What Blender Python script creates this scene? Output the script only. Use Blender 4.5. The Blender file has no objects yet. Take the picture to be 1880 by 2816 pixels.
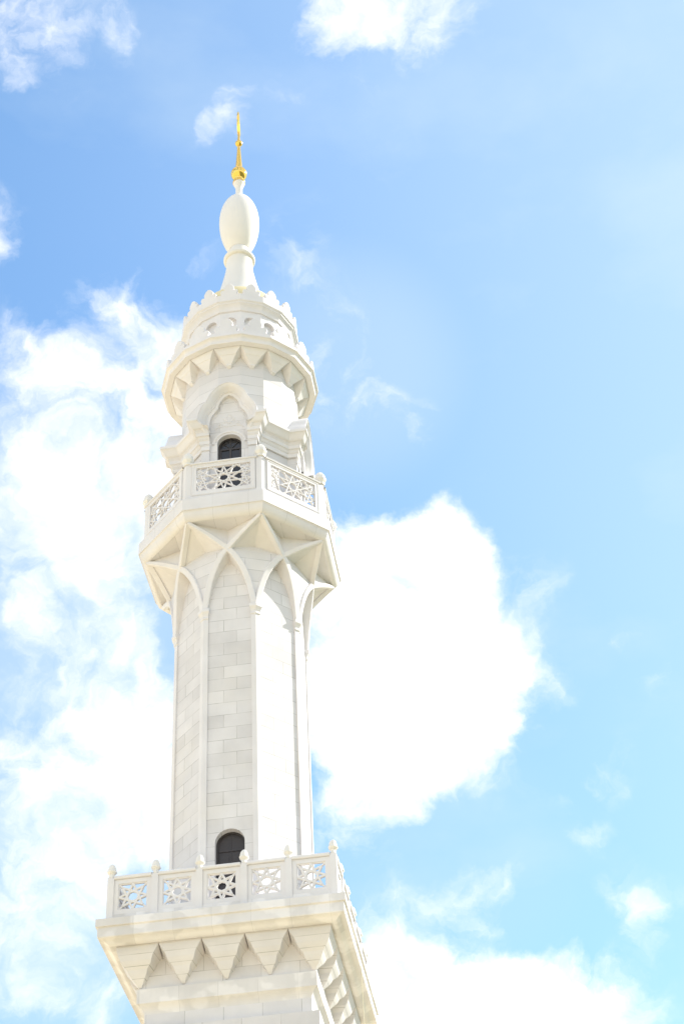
import bpy, math, random
from math import radians as rad, sin, cos, pi, sqrt, tan
from mathutils import Vector, Matrix

# ------------------------------------------------------------------ camera, sky, sun, exposure
scene = bpy.context.scene
col = scene.collection
YAW = rad(-10.48)                 # the tower's heading
SUN_EL, SUN_AZ = 38.0, 15.0       # degrees; azimuth counted from +X towards +Y
SKY_STRENGTH, SUN_STRENGTH, EXPOSURE = 0.13, 2.35, 1.53

def camera():
    pitch, roll, az = rad(41.81), rad(-3.12), rad(4.23)
    fw = Vector((sin(az)*cos(pitch), cos(az)*cos(pitch), sin(pitch)))
    r0 = Vector((cos(az), -sin(az), 0)); u0 = r0.cross(fw)
    r = r0*cos(roll) + u0*sin(roll); u = -r0*sin(roll) + u0*cos(roll)
    cd = bpy.data.cameras.new('camera'); co = bpy.data.objects.new('camera', cd); col.objects.link(co)
    co.matrix_world = Matrix(((r.x, u.x, -fw.x, 0), (r.y, u.y, -fw.y, -42.0), (r.z, u.z, -fw.z, 1.6), (0, 0, 0, 1)))
    cd.sensor_fit = 'VERTICAL'; cd.sensor_height = 36.0; cd.lens = 36*0.8*2.242
    cd.clip_start = 0.5; cd.clip_end = 9000
    scene.camera = co
camera()

# puffs of cloud: azimuth and elevation of the centre, angular radius (degrees), density
CLOUDS = [(10.0,36.18,1.5,0.66), (9.47,34.88,1.09,0.528), (8.23,34.17,1.09,0.7), (6.59,34.02,1.22,1.1700000000000002), (5.22,33.3,1.22,0.7), (9.97,39.31,0.95,0.46199999999999997),
(-2.72,45.86,1.22,0.768), (-2.66,44.24,1.22,0.8320000000000001), (-2.79,42.62,1.22,0.8320000000000001), (-2.55,40.86,1.22,0.8320000000000001), (-2.5,39.37,0.82,0.5760000000000001), (-2.54,35.07,1.09,0.7040000000000001),
(-2.49,33.47,1.22,0.8320000000000001), (-2.6,31.89,1.22,0.8320000000000001), (-2.17,46.69,0.95,0.8), (-1.86,50.17,0.82,0.3), (0.21,48.32,0.82,0.3), (-11.56,55.46,1.22,0.72),
(-12.09,54.38,0.95,0.648), (-8.23,56.76,1.29,0.648), (-9.44,54.5,0.95,0.324), (-11.91,56.44,1.22,0.432), (-6.99,56.34,0.82,0.252), (6.06,56.58,1.22,0.72),
(8.24,56.72,1.5,0.792), (10.42,56.76,1.36,0.648), (12.82,56.74,1.22,0.432), (6.88,55.71,0.95,0.576), (2.92,56.17,0.95,0.576), (4.7,57.27,0.95,0.504),
(-1.51,53.73,0.75,0.504), (0.29,54.13,1.02,0.576), (-0.73,53.48,0.82,0.504), (3.25,54.3,0.61,0.324), (-0.39,54.65,0.54,0.288), (-11.37,50.14,0.82,0.85),
(-11.42,49.34,0.82,0.6), (-4.59,49.03,1.02,0.33), (-2.45,49.23,0.75,0.3), (-6.42,48.14,1.22,0.36), (-8.52,47.46,1.22,0.33), (-4.41,47.96,1.22,0.33),
(-9.55,46.58,1.5,0.512), (-6.41,46.12,2.04,0.64), (-4.32,46.63,1.5,0.544), (-8.44,44.11,2.04,0.5760000000000001), (-5.1,44.17,2.31,0.672), (-8.92,42.19,2.04,0.64),
(-5.83,41.84,2.45,0.7040000000000001), (-3.32,42.2,1.63,0.5760000000000001), (-8.11,39.96,2.31,0.672), (-5.32,39.83,1.77,0.5760000000000001), (-3.39,39.76,1.09,0.384), (-8.42,38.19,1.63,0.64),
(-6.34,37.64,1.5,0.5760000000000001), (-4.26,36.64,1.5,0.512), (-7.83,35.95,1.22,0.44799999999999995), (-5.82,35.38,2.18,0.64), (-3.67,34.78,1.9,0.64), (-7.63,33.98,2.31,0.7040000000000001),
(-4.86,33.03,2.45,0.736), (-7.09,31.64,2.31,0.64), (-3.53,31.74,1.63,0.64), (-7.55,30.07,1.5,0.512), (-5.46,30.4,1.5,0.512), (-7.36,28.16,1.5,0.54),
(-5.56,27.58,1.5,0.675), (-7.22,26.65,1.63,0.81), (-4.93,29.25,1.22,0.45), (-4.34,26.59,1.09,0.7200000000000001), (4.42,40.5,1.5,1.4300000000000002), (5.88,40.7,1.36,1.4300000000000002),
(7.45,40.33,1.5,1.4300000000000002), (8.63,39.83,1.36,1.4300000000000002), (9.9,40.0,0.68,0.396), (5.16,38.7,2.45,1.56), (8.07,38.24,2.45,1.56), (9.65,38.38,1.09,0.66),
(4.15,36.57,2.04,1.56), (6.81,36.16,2.31,1.56), (9.34,36.24,1.77,0.6930000000000001), (10.81,37.05,0.82,0.46199999999999997), (11.3,36.46,0.75,0.33), (12.16,38.81,0.54,0.165),
(3.69,34.71,1.5,1.4300000000000002), (5.64,34.35,1.63,1.3), (7.97,34.73,1.63,1.3), (9.8,34.85,1.09,0.46199999999999997), (10.65,33.96,1.09,0.396), (11.9,33.7,0.82,0.33),
(13.27,33.28,0.68,0.36300000000000004), (4.4,33.08,1.22,1.04), (3.24,32.33,1.09,0.7), (5.53,33.15,0.95,0.7), (12.03,32.62,0.54,0.35), (8.83,33.72,1.09,0.33),
(15.07,36.41,0.95,0.29700000000000004), (15.69,35.51,0.68,0.23099999999999998), (12.59,31.36,0.61,0.6), (13.59,33.31,0.82,0.46199999999999997), (14.91,36.43,0.95,0.396), (13.81,28.09,0.82,0.4),
(8.03,29.82,0.95,0.55), (9.41,29.84,0.82,0.5), (10.19,30.95,0.82,0.45), (8.87,30.41,0.68,0.35), (4.78,29.5,1.22,0.45), (6.28,29.16,1.22,0.45),
(6.8,29.78,0.68,0.35), (4.92,31.46,0.54,0.35), (13.17,29.46,1.09,0.4), (13.81,28.09,0.82,0.45), (15.12,28.71,0.82,0.3), (4.77,27.18,1.5,1.3),
(5.92,26.87,1.63,1.4300000000000002), (4.8,27.69,0.82,0.5), (7.68,26.75,1.63,1.4300000000000002), (9.43,26.62,1.5,1.3650000000000002), (8.06,27.49,0.95,0.7), (11.0,26.35,1.5,0.6),
(12.53,25.94,1.22,0.54), (13.59,25.45,0.95,0.36), (5.68,25.74,2.04,1.4300000000000002), (9.25,25.24,2.04,1.4300000000000002), (3.22,25.86,2.04,1.3), (11.68,26.92,0.82,0.27),
(4.1,46.09,1.63,0.5), (5.36,44.95,1.22,0.5), (6.62,44.2,1.09,0.45), (7.95,44.25,0.95,0.4), (3.42,47.73,1.5,0.4), (1.88,49.38,1.09,0.4),
(2.78,50.69,1.09,0.3), (7.28,52.37,0.68,0.25), (8.74,53.19,0.68,0.18), ]
# broad banks of thin haze, same columns
HAZE = [(-7.35, 39.33, 7.62, 0.42), (-5.4, 29.5, 5.71, 0.4), (6.87, 30.56, 5.17, 0.14), (4.5, 46.21, 4.49, 0.22), ]

VEIL_VAR, VEIL_BASE, GLOW = 0.8, -0.40, 0.52
SKY_GAIN = (0.70, 0.86, 0.89)
VEIL_COL = (2.25, 2.65, 2.85, 1)
CLOUD_COL = (3.45, 3.46, 3.46, 1)

def build_world():
    w = bpy.data.worlds.new('World'); scene.world = w; w.use_nodes = True
    nt = w.node_tree; nt.nodes.clear(); N = nt.nodes.new; L = nt.links.new
    def math_(op, a, b=None, c=None, clamp=False):
        n = N('ShaderNodeMath'); n.operation = op; n.use_clamp = clamp
        for i, v in enumerate((a, b, c)):
            if v is None: continue
            if isinstance(v, (int, float)): n.inputs[i].default_value = v
            else: L(v, n.inputs[i])
        return n.outputs[0]
    out = N('ShaderNodeOutputWorld'); bg = N('ShaderNodeBackground'); L(bg.outputs[0], out.inputs[0])
    sky = N('ShaderNodeTexSky'); sky.sky_type = 'NISHITA'; sky.sun_disc = False
    sky.sun_elevation = rad(SUN_EL); sky.sun_rotation = rad(90 - SUN_AZ)
    sky.altitude = 100; sky.air_density = 1.0; sky.dust_density = 0.6; sky.ozone_density = 1.4
    geo = N('ShaderNodeTexCoord'); d = geo.outputs['Generated']
    # warp the direction a little so that the cloud banks get ragged outlines
    n1 = N('ShaderNodeTexNoise'); n1.noise_dimensions = '3D'; L(d, n1.inputs['Vector'])
    n1.inputs['Scale'].default_value = 16; n1.inputs['Detail'].default_value = 6; n1.inputs['Roughness'].default_value = 0.6
    sub = N('ShaderNodeVectorMath'); sub.operation = 'SUBTRACT'; L(n1.outputs['Color'], sub.inputs[0]); sub.inputs[1].default_value = (.5, .5, .5)
    sc = N('ShaderNodeVectorMath'); sc.operation = 'SCALE'; L(sub.outputs[0], sc.inputs[0]); sc.inputs['Scale'].default_value = 0.055
    ad = N('ShaderNodeVectorMath'); ad.operation = 'ADD'; L(d, ad.inputs[0]); L(sc.outputs[0], ad.inputs[1])
    nm = N('ShaderNodeVectorMath'); nm.operation = 'NORMALIZE'; L(ad.outputs[0], nm.inputs[0]); wd = nm.outputs[0]
    total = None
    for az, el, r, amp in CLOUDS:
        dt = N('ShaderNodeVectorMath'); dt.operation = 'DOT_PRODUCT'; L(wd, dt.inputs[0])
        a, e = rad(az), rad(el); dt.inputs[1].default_value = (sin(a)*cos(e), cos(a)*cos(e), sin(e))
        k = 1.0/(1 - cos(rad(r*1.75)))
        v = math_('MULTIPLY_ADD', dt.outputs['Value'], k, 1.0 - k, clamp=True)   # 1 at the puff's centre, 0 at its rim
        v = math_('MULTIPLY', math_('MULTIPLY', v, v), amp*0.62)
        total = v if total is None else math_('ADD', total, v)
    total = math_('MINIMUM', total, 1.7)
    # billows: coarse and fine noise eat into the puffs and leave wisps along their edges
    n2 = N('ShaderNodeTexNoise'); L(wd, n2.inputs['Vector']); n2.inputs['Scale'].default_value = 24
    n2.inputs['Detail'].default_value = 10; n2.inputs['Roughness'].default_value = 0.6; n2.inputs['Distortion'].default_value = 0.35
    n4 = N('ShaderNodeTexNoise'); L(d, n4.inputs['Vector']); n4.inputs['Scale'].default_value = 9
    n4.inputs['Detail'].default_value = 4; n4.inputs['Distortion'].default_value = 0.3
    den = math_('MULTIPLY_ADD', math_('SUBTRACT', n2.outputs['Fac'], 0.5), 3.6, math_('MULTIPLY_ADD', total, 1.0, -0.20))
    den = math_('MULTIPLY_ADD', math_('SUBTRACT', n4.outputs['Fac'], 0.5), 1.0, den)
    gate = math_('MULTIPLY', total, 3.5, clamp=True)
    cl = math_('MULTIPLY', den, gate)
    al = N('ShaderNodeMapRange'); al.interpolation_type = 'SMOOTHSTEP'; L(cl, al.inputs[0])
    al.inputs[1].default_value = -0.05; al.inputs[2].default_value = 1.6
    # fair-weather cloud added out of view, beside and behind the viewer, to whiten shade
    n5 = N('ShaderNodeTexNoise'); L(d, n5.inputs['Vector']); n5.inputs['Scale'].default_value = 4.0; n5.inputs['Detail'].default_value = 8; n5.inputs['Roughness'].default_value = 0.6
    far = N('ShaderNodeVectorMath'); far.operation = 'DOT_PRODUCT'; L(d, far.inputs[0]); far.inputs[1].default_value = (0.055, 0.741, 0.669)
    fg = N('ShaderNodeMapRange'); fg.interpolation_type = 'SMOOTHSTEP'; L(far.outputs['Value'], fg.inputs[0])
    for i_, q_ in enumerate((0.78, 0.90, 1.0, 0.0)): fg.inputs[i_+1].default_value = q_
    sc_ = N('ShaderNodeMapRange'); sc_.interpolation_type = 'SMOOTHSTEP'; L(n5.outputs['Fac'], sc_.inputs[0]); sc_.inputs[1].default_value = 0.38; sc_.inputs[2].default_value = 0.55
    rest = math_('MULTIPLY', fg.outputs[0], sc_.outputs[0])
    alpha = math_('MAXIMUM', al.outputs[0], rest)
    # thin veil of high cirrus everywhere
    n3 = N('ShaderNodeTexNoise'); mp = N('ShaderNodeMapping'); mp.inputs['Scale'].default_value = (1, 1, 2.2); L(d, mp.inputs[0]); L(mp.outputs[0], n3.inputs['Vector'])
    n3.inputs['Scale'].default_value = 6; n3.inputs['Detail'].default_value = 7; n3.inputs['Roughness'].default_value = 0.55
    veil = math_('MULTIPLY_ADD', n3.outputs['Fac'], VEIL_VAR, VEIL_BASE, clamp=True)
    # brighter haze round the sun
    s = N('ShaderNodeVectorMath'); s.operation = 'DOT_PRODUCT'; L(d, s.inputs[0])
    s.inputs[1].default_value = (cos(rad(SUN_EL))*cos(rad(SUN_AZ)), cos(rad(SUN_EL))*sin(rad(SUN_AZ)), sin(rad(SUN_EL)))
    glow = N('ShaderNodeMapRange'); glow.interpolation_type = 'SMOOTHSTEP'; L(s.outputs['Value'], glow.inputs[0])
    glow.inputs[1].default_value = 0.46; glow.inputs[2].default_value = 0.95; glow.inputs[3].default_value = 0; glow.inputs[4].default_value = GLOW
    veil = math_('ADD', veil, glow.outputs[0], clamp=True)
    for az, el, r, amp in HAZE:
        dt = N('ShaderNodeVectorMath'); dt.operation = 'DOT_PRODUCT'; L(d, dt.inputs[0])
        a, e = rad(az), rad(el); dt.inputs[1].default_value = (sin(a)*cos(e), cos(a)*cos(e), sin(e))
        mr = N('ShaderNodeMapRange'); mr.interpolation_type = 'SMOOTHSTEP'; L(dt.outputs['Value'], mr.inputs[0])
        mr.inputs[1].default_value = cos(rad(r)); mr.inputs[2].default_value = 1.0; mr.inputs[4].default_value = amp
        veil = math_('ADD', veil, mr.outputs[0], clamp=True)
    gain = N('ShaderNodeVectorMath'); gain.operation = 'MULTIPLY'; L(sky.outputs[0], gain.inputs[0]); gain.inputs[1].default_value = SKY_GAIN
    m1 = N('ShaderNodeMix'); m1.data_type = 'RGBA'; L(veil, m1.inputs[0]); L(gain.outputs[0], m1.inputs[6]); m1.inputs[7].default_value = VEIL_COL
    m2 = N('ShaderNodeMix'); m2.data_type = 'RGBA'; L(alpha, m2.inputs[0]); L(m1.outputs[2], m2.inputs[6]); m2.inputs[7].default_value = CLOUD_COL
    L(m2.outputs[2], bg.inputs[0]); bg.inputs[1].default_value = SKY_STRENGTH
build_world()

sd = bpy.data.lights.new('sun', 'SUN'); sd.energy = SUN_STRENGTH; sd.angle = rad(0.53); sd.color = (1.0, 0.95, 0.87)
so = bpy.data.objects.new('sun', sd); col.objects.link(so)
sv = Vector((cos(rad(SUN_EL))*cos(rad(SUN_AZ)), cos(rad(SUN_EL))*sin(rad(SUN_AZ)), sin(rad(SUN_EL))))
so.rotation_euler = sv.to_track_quat('Z', 'Y').to_euler(); so.location = (60, 20, 80)

scene.view_settings.view_transform = 'Standard'; scene.view_settings.look = 'None'
scene.view_settings.exposure = EXPOSURE; scene.view_settings.gamma = 1.0; scene.view_settings.use_curve_mapping = False
scene.cycles.use_denoising = True
scene.cycles.max_bounces = 8; scene.cycles.diffuse_bounces = 5

# ------------------------------------------------------------------ materials
def new_mat(name):
    m = bpy.data.materials.new(name); m.use_nodes = True
    nt = m.node_tree; b = nt.nodes['Principled BSDF']
    return m, nt, b

def stone(name, base=(0.718, 0.697, 0.702), brick=None, rough=0.6, var=0.10, speck=0.05, joint=(0.36, 0.35, 0.33), mortar=0.008, warm=0.5, patchy=0.0):
    """pale dressed stone; brick = (width, row height, row offset, u shift, v shift) in metres gives coursed blocks"""
    m, nt, b = new_mat(name); N = nt.nodes.new; L = nt.links.new
    tc = N('ShaderNodeTexCoord')
    geo = N('ShaderNodeNewGeometry')
    def noise(scale, detail=5, vec=None):
        n = N('ShaderNodeTexNoise'); n.inputs['Scale'].default_value = scale; n.inputs['Detail'].default_value = detail
        L(vec or geo.outputs['Position'], n.inputs['Vector']); return n.outputs['Fac']
    def mixc(fac, c1, c2, blend='MIX'):
        n = N('ShaderNodeMix'); n.data_type = 'RGBA'; n.blend_type = blend
        if isinstance(fac, (int, float)): n.inputs[0].default_value = fac
        else: L(fac, n.inputs[0])
        for k, c in ((6, c1), (7, c2)):
            if isinstance(c, tuple): n.inputs[k].default_value = (*c[:3], 1)
            else: L(c, n.inputs[k])
        return n.outputs[2]
    def rng(v, a, b2, c, d2):
        n = N('ShaderNodeMapRange'); L(v, n.inputs[0])
        for k, q in enumerate((a, b2, c, d2)): n.inputs[k+1].default_value = q
        return n.outputs[0]
    lo = tuple(c*(1-var) for c in base); hi = tuple(min(.84, c*(1+var*.45)) for c in base)
    colr = mixc(rng(noise(1.3, 4), .3, .7, 0, 1), lo, hi)
    warmc = (base[0]*1.0, base[1]*.975, base[2]*.90)
    colr = mixc(rng(noise(0.7, 3), .48, .72, 0, warm), colr, warmc)
    colr = mixc(rng(noise(38, 3), .35, .65, 0, speck), colr, tuple(c*.72 for c in base))
    if patchy: colr = mixc(rng(noise(1.7, 2), .50, .57, 0, patchy), colr, tuple(min(.84, c*1.13) for c in base))     # lime-washed repairs
    # faint vertical rain streaks
    mp = N('ShaderNodeMapping'); mp.inputs['Scale'].default_value = (7, 7, .5); L(geo.outputs['Position'], mp.inputs[0])
    colr = mixc(rng(noise(1.0, 4, mp.outputs[0]), .56, .8, 0, .16), colr, tuple(c*.78 for c in base))
    bump_h = noise(60, 4)
    if brick:
        w, h, off, us, vs = brick
        uv = N('ShaderNodeUVMap'); uv.uv_map = 'UVMap'
        ma = N('ShaderNodeMapping'); ma.inputs['Location'].default_value = (us, vs, 0); L(uv.outputs[0], ma.inputs[0])
        bt = N('ShaderNodeTexBrick'); L(ma.outputs[0], bt.inputs['Vector'])
        bt.offset = off; bt.offset_frequency = 2; bt.squash = 1
        bt.inputs['Scale'].default_value = 1; bt.inputs['Mortar Size'].default_value = mortar; bt.inputs['Mortar Smooth'].default_value = .25
        bt.inputs['Bias'].default_value = 0; bt.inputs['Brick Width'].default_value = w; bt.inputs['Row Height'].default_value = h
        bt.inputs['Color1'].default_value = (1, 1, 1, 1); bt.inputs['Color2'].default_value = (.86, .857, .853, 1); bt.inputs['Mortar'].default_value = (1, 1, 1, 1)
        colr = mixc(1.0, colr, bt.outputs['Color'], 'MULTIPLY')
        # some joints are open and dark, others almost closed
        jn = rng(noise(1.9, 2), .35, .65, .4, 1.0)
        jf = N('ShaderNodeMath'); jf.operation = 'MULTIPLY'; L(bt.outputs['Fac'], jf.inputs[0]); L(jn, jf.inputs[1])
        colr = mixc(jf.outputs[0], colr, joint)
        bh = N('ShaderNodeMath'); bh.operation = 'MULTIPLY_ADD'; L(bt.outputs['Fac'], bh.inputs[0]); bh.inputs[1].default_value = -3.0; L(bump_h, bh.inputs[2])
        bump_h = bh.outputs[0]
    bp = N('ShaderNodeBump'); bp.inputs['Strength'].default_value = .25; bp.inputs['Distance'].default_value = .004
    L(bump_h, bp.inputs['Height']); L(bp.outputs[0], b.inputs['Normal'])
    L(colr, b.inputs['Base Color']); b.inputs['Roughness'].default_value = rough
    b.inputs['Specular IOR Level'].default_value = .35
    return m

ROW = 0.4047
M = {}
M['shaft'] = stone('shaft stone', brick=(1.22, ROW, .295, -.19, 40*ROW - 27.641))
M['course'] = stone('coursed stone', brick=(1.53, ROW, .5, .3, 40*ROW - 27.641))
M['body'] = stone('tower body stone', brick=(0.93, 0.44, .5, .1, 60*.44 - 21.94), mortar=.007)
M['drum'] = stone('drum stone', brick=(30.0, 0.407, 0.0, 15.0, 60*.407 - 43.02), var=.06)
M['corbel'] = stone('corbel stone', brick=(40.0, 0.25, 0.0, 20.0, 100*.25 - 23.20), var=.08, mortar=.006)
M['trim'] = stone('dressed trim stone', var=.07)
M['jointed'] = stone('jointed trim stone', brick=(1.05, 40.0, .0, .3, 8), var=.08, mortar=.004)
M['soffit'] = stone('soffit stone', brick=(0.62, 40.0, .0, .31, 8), var=.06, mortar=.005)
M['patch'] = stone('patched stone', base=(.716, .693, .685), brick=(0.95, 40.0, .0, .2, 8), var=.10, mortar=.003, patchy=.8)
M['plaster'] = stone('smooth plaster', base=(.745, .718, .68), rough=.45, var=.03, speck=.01, warm=.2)
M['cream'] = stone('cream render', base=(.72, .62, .37), var=.05, speck=.02)

def simple(name, colr, rough=.5, metal=0, noise_scale=0, amt=.2):
    m, nt, b = new_mat(name); N = nt.nodes.new; L = nt.links.new
    b.inputs['Base Color'].default_value = (*colr, 1); b.inputs['Roughness'].default_value = rough; b.inputs['Metallic'].default_value = metal
    if noise_scale:
        g = N('ShaderNodeNewGeometry'); n = N('ShaderNodeTexNoise'); n.inputs['Scale'].default_value = noise_scale; n.inputs['Detail'].default_value = 5
        L(g.outputs['Position'], n.inputs['Vector'])
        mx = N('ShaderNodeMix'); mx.data_type = 'RGBA'; L(n.outputs['Fac'], mx.inputs[0])
        mx.inputs[6].default_value = (*[c*(1-amt) for c in colr], 1); mx.inputs[7].default_value = (*[min(1, c*(1+amt)) for c in colr], 1)
        L(mx.outputs[2], b.inputs['Base Color'])
        mr = N('ShaderNodeMapRange'); L(n.outputs['Fac'], mr.inputs[0]); mr.inputs[3].default_value = rough*.8; mr.inputs[4].default_value = rough*1.25
        L(mr.outputs[0], b.inputs['Roughness'])
    return m
M['gold'] = simple('gilded metal', (.86, .56, .14), .15, 1.0, 9, .08)
M['wood'] = simple('dark stained wood', (.035, .028, .027), .45, 0, 14, .35)
M['glass'] = simple('dark window glass', (.022, .022, .026), .08, 0)
M['steel'] = simple('pale cable', (.62, .58, .42), .4, 0)

PAVE = (.80, .67, .43)
def paving():
    m, nt, b = new_mat('pale paving'); N = nt.nodes.new; L = nt.links.new
    g = N('ShaderNodeNewGeometry')
    bt = N('ShaderNodeTexBrick'); L(g.outputs['Position'], bt.inputs['Vector']); bt.inputs['Scale'].default_value = 1
    bt.inputs['Brick Width'].default_value = 1.2; bt.inputs['Row Height'].default_value = .6; bt.inputs['Mortar Size'].default_value = .01
    bt.inputs['Color1'].default_value = (*PAVE, 1); bt.inputs['Color2'].default_value = (*[c*.85 for c in PAVE], 1); bt.inputs['Mortar'].default_value = (.3, .27, .2, 1)
    L(bt.outputs['Color'], b.inputs['Base Color']); b.inputs['Roughness'].default_value = .7
    return m
M['paving'] = paving()
M['lawn'] = simple('mown grass', (.12, .14, .065), .9, 0, 3, .3)

# ------------------------------------------------------------------ mesh helpers
class MB:
    """collects faces and links them as ONE mesh; UV = (metres along the wall, height)"""
    def __init__(s): s.v = []; s.f = []; s.sm = []
    def add(s, pts, faces, smooth=False):
        o = len(s.v); s.v += [tuple(p) for p in pts]
        s.f += [tuple(i + o for i in f) for f in faces]; s.sm += [smooth]*len(faces)
    def face(s, *pts): s.add(pts, [tuple(range(len(pts)))])
    def loft(s, rings, closed=True, cap0=False, cap1=False, smooth=False):
        n = len(rings[0]); pts = [p for r in rings for p in r]; fs = []
        m = n if closed else n - 1
        for i in range(len(rings) - 1):
            for j in range(m):
                k = (j + 1) % n
                fs.append((i*n + j, i*n + k, (i+1)*n + k, (i+1)*n + j))
        s.add(pts, fs, smooth)
        if cap0: s.add(rings[0], [tuple(range(n))][::1])
        if cap1: s.add(rings[-1], [tuple(range(n))])
    def box(s, x0, x1, y0, y1, z0, z1):
        p = [(x, y, z) for z in (z0, z1) for y in (y0, y1) for x in (x0, x1)]
        s.add(p, [(0, 2, 3, 1), (4, 5, 7, 6), (0, 1, 5, 4), (2, 6, 7, 3), (0, 4, 6, 2), (1, 3, 7, 5)])
    def ngon(s, n, prof, cap0=True, cap1=True, rot=0.0):
        """prof = [(apothem, z)]; one flat face looks at -Y"""
        rings = []
        for a, z in prof:
            R = a/cos(pi/n)
            rings.append([(R*cos(-pi/2 + rot + pi/n + 2*pi/n*k), R*sin(-pi/2 + rot + pi/n + 2*pi/n*k), z) for k in range(n)])
        s.loft(rings, True, cap0, cap1)
    def lathe(s, prof, n=48, smooth=True, cx=0, cy=0):
        rings = [[(cx + max(r, 1e-4)*cos(2*pi*k/n), cy + max(r, 1e-4)*sin(2*pi*k/n), z) for k in range(n)] for r, z in prof]
        s.loft(rings, True, True, True, smooth)
    def tube(s, path, r, n=6):
        rings = []; P = [Vector(p) for p in path]
        for i, p in enumerate(P):
            t = (P[min(i+1, len(P)-1)] - P[max(i-1, 0)]).normalized()
            a = t.orthogonal() if i == 0 else (a - t*a.dot(t)); a.normalize(); b = t.cross(a)
            rings.append([tuple(p + (a*cos(2*pi*k/n) + b*sin(2*pi*k/n))*r) for k in range(n)])
        s.loft(rings, True, True, True, True)
    def mesh(s, name):
        me = bpy.data.meshes.new(name); me.from_pydata(s.v, [], s.f); me.validate()
        import bmesh
        bm = bmesh.new(); bm.from_mesh(me); bmesh.ops.remove_doubles(bm, verts=bm.verts, dist=1e-5)
        bmesh.ops.dissolve_degenerate(bm, dist=1e-5, edges=bm.edges); bmesh.ops.recalc_face_normals(bm, faces=bm.faces)
        uvl = bm.loops.layers.uv.new('UVMap')
        for f in bm.faces:
            n = f.normal
            if abs(n.z) > .97: t, b = Vector((1, 0, 0)), Vector((0, 1, 0))
            else:
                t = Vector((0, 0, 1)).cross(n); t.normalize(); b = Vector((0, 0, 1))
                c = f.calc_center_median()
                if n.x*c.x + n.y*c.y < 0: t = -t
            for l in f.loops: l[uvl].uv = (l.vert.co.dot(t), l.vert.co.dot(b))
        bm.to_mesh(me); bm.free()
        return me
def finish(me, mat, smooth_flags=None):
    if mat and not me.materials: me.materials.append(mat)
def link(name, me, parent=None, loc=(0, 0, 0), rotz=0.0):
    o = bpy.data.objects.new(name, me); col.objects.link(o)
    o.parent = parent; o.location = loc; o.rotation_euler = (0, 0, rotz)
    return o
def obj(name, mb, mat, parent=None, loc=(0, 0, 0), rotz=0.0, smooth=False, bevel=0.0):
    me = mb.mesh(name); me.materials.append(mat)
    o = link(name, me, parent, loc, rotz)
    if smooth: shade(o)
    if bevel:
        b = o.modifiers.new('bevel', 'BEVEL'); b.width = bevel; b.segments = 2; b.limit_method = 'ANGLE'; b.angle_limit = rad(35)
    return o
def shade(o, angle=40):
    me = o.data
    me.polygons.foreach_set('use_smooth', [True]*len(me.polygons))
    try: me.set_sharp_from_angle(angle=rad(angle))
    except Exception: pass
def copies(src, transforms):
    """copies of a part and of its sub-parts"""
    out = []
    for loc, rz in transforms:
        c = src.copy(); col.objects.link(c); c.location = loc; c.rotation_euler = (0, 0, rz); c.parent = src.parent
        for ch in list(src.children):
            d = ch.copy(); col.objects.link(d); d.parent = c
        out.append(c)
    return out
def curve2(p0, p1, p2, n=6):
    return [tuple((1-t)**2*a + 2*t*(1-t)*b + t*t*c for a, b, c in zip(p0, p1, p2)) for t in [i/n for i in range(n+1)]]
def bar(mb, p0, p1, w, y0, y1):
    """bar of a lattice in the XZ plane"""
    a, b = Vector(p0), Vector(p1); d = (b - a); 
    if d.length < 1e-4: return
    d.normalize(); q = Vector((-d.y, d.x))*w/2
    c = [a+q, b+q, b-q, a-q]; ch = w*.22
    ci = [a+q*.5, b+q*.5, b-q*.5, a-q*.5]
    r0 = [(p.x, y0 + ch, p.y) for p in c]; r00 = [(p.x, y0, p.y) for p in ci]; r1 = [(p.x, y1, p.y) for p in c]
    mb.loft([r00, r0, r1], True, True, True)

# ------------------------------------------------------------------ ground
g = MB(); g.face((-3000, -3000, 0), (3000, -3000, 0), (3000, 3000, 0), (-3000, 3000, 0))
go = obj('ground', g, M['paving']); go['kind'] = 'structure'
g = MB(); g.face((16, -600, .004), (600, -600, .004), (600, 600, .004), (16, 600, .004))
lo = obj('lawn', g, M['lawn']); lo['kind'] = 'structure'     # the undersides facing right pick up its green in the photograph

# ------------------------------------------------------------------ the minaret
root = bpy.data.objects.new('minaret', None); col.objects.link(root)
root.rotation_euler = (0, 0, YAW)
root['label'] = 'tall white stone minaret with two pierced balconies and a gilded crescent finial'
root['category'] = 'minaret'

# --- square tower body
b = MB(); b.ngon(4, [(2.55, 0), (2.55, 1.2), (2.45, 1.32), (2.2, 1.36), (2.2, 21.43), (2.2, 21.45), (2.0, 21.47), (2.0, 21.88)], cap1=False)
body = obj('tower_body', b, M['body'], root)
b = MB(); b.ngon(4, [(2.0, 21.88)] + [(a, z) for a, z in curve2((2.0, 21.885), (2.02, 22.03), (2.165, 22.10))] + [(2.165, 22.47), (2.1, 22.475), (2.1, 22.48)], cap0=False)
obj('string_course', b, M['patch'], body)
b = MB(); b.ngon(4, [(2.1, 22.48), (2.1, 23.45)], cap0=False, cap1=False)
obj('corbel_wall', b, M['body'], body)

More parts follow.
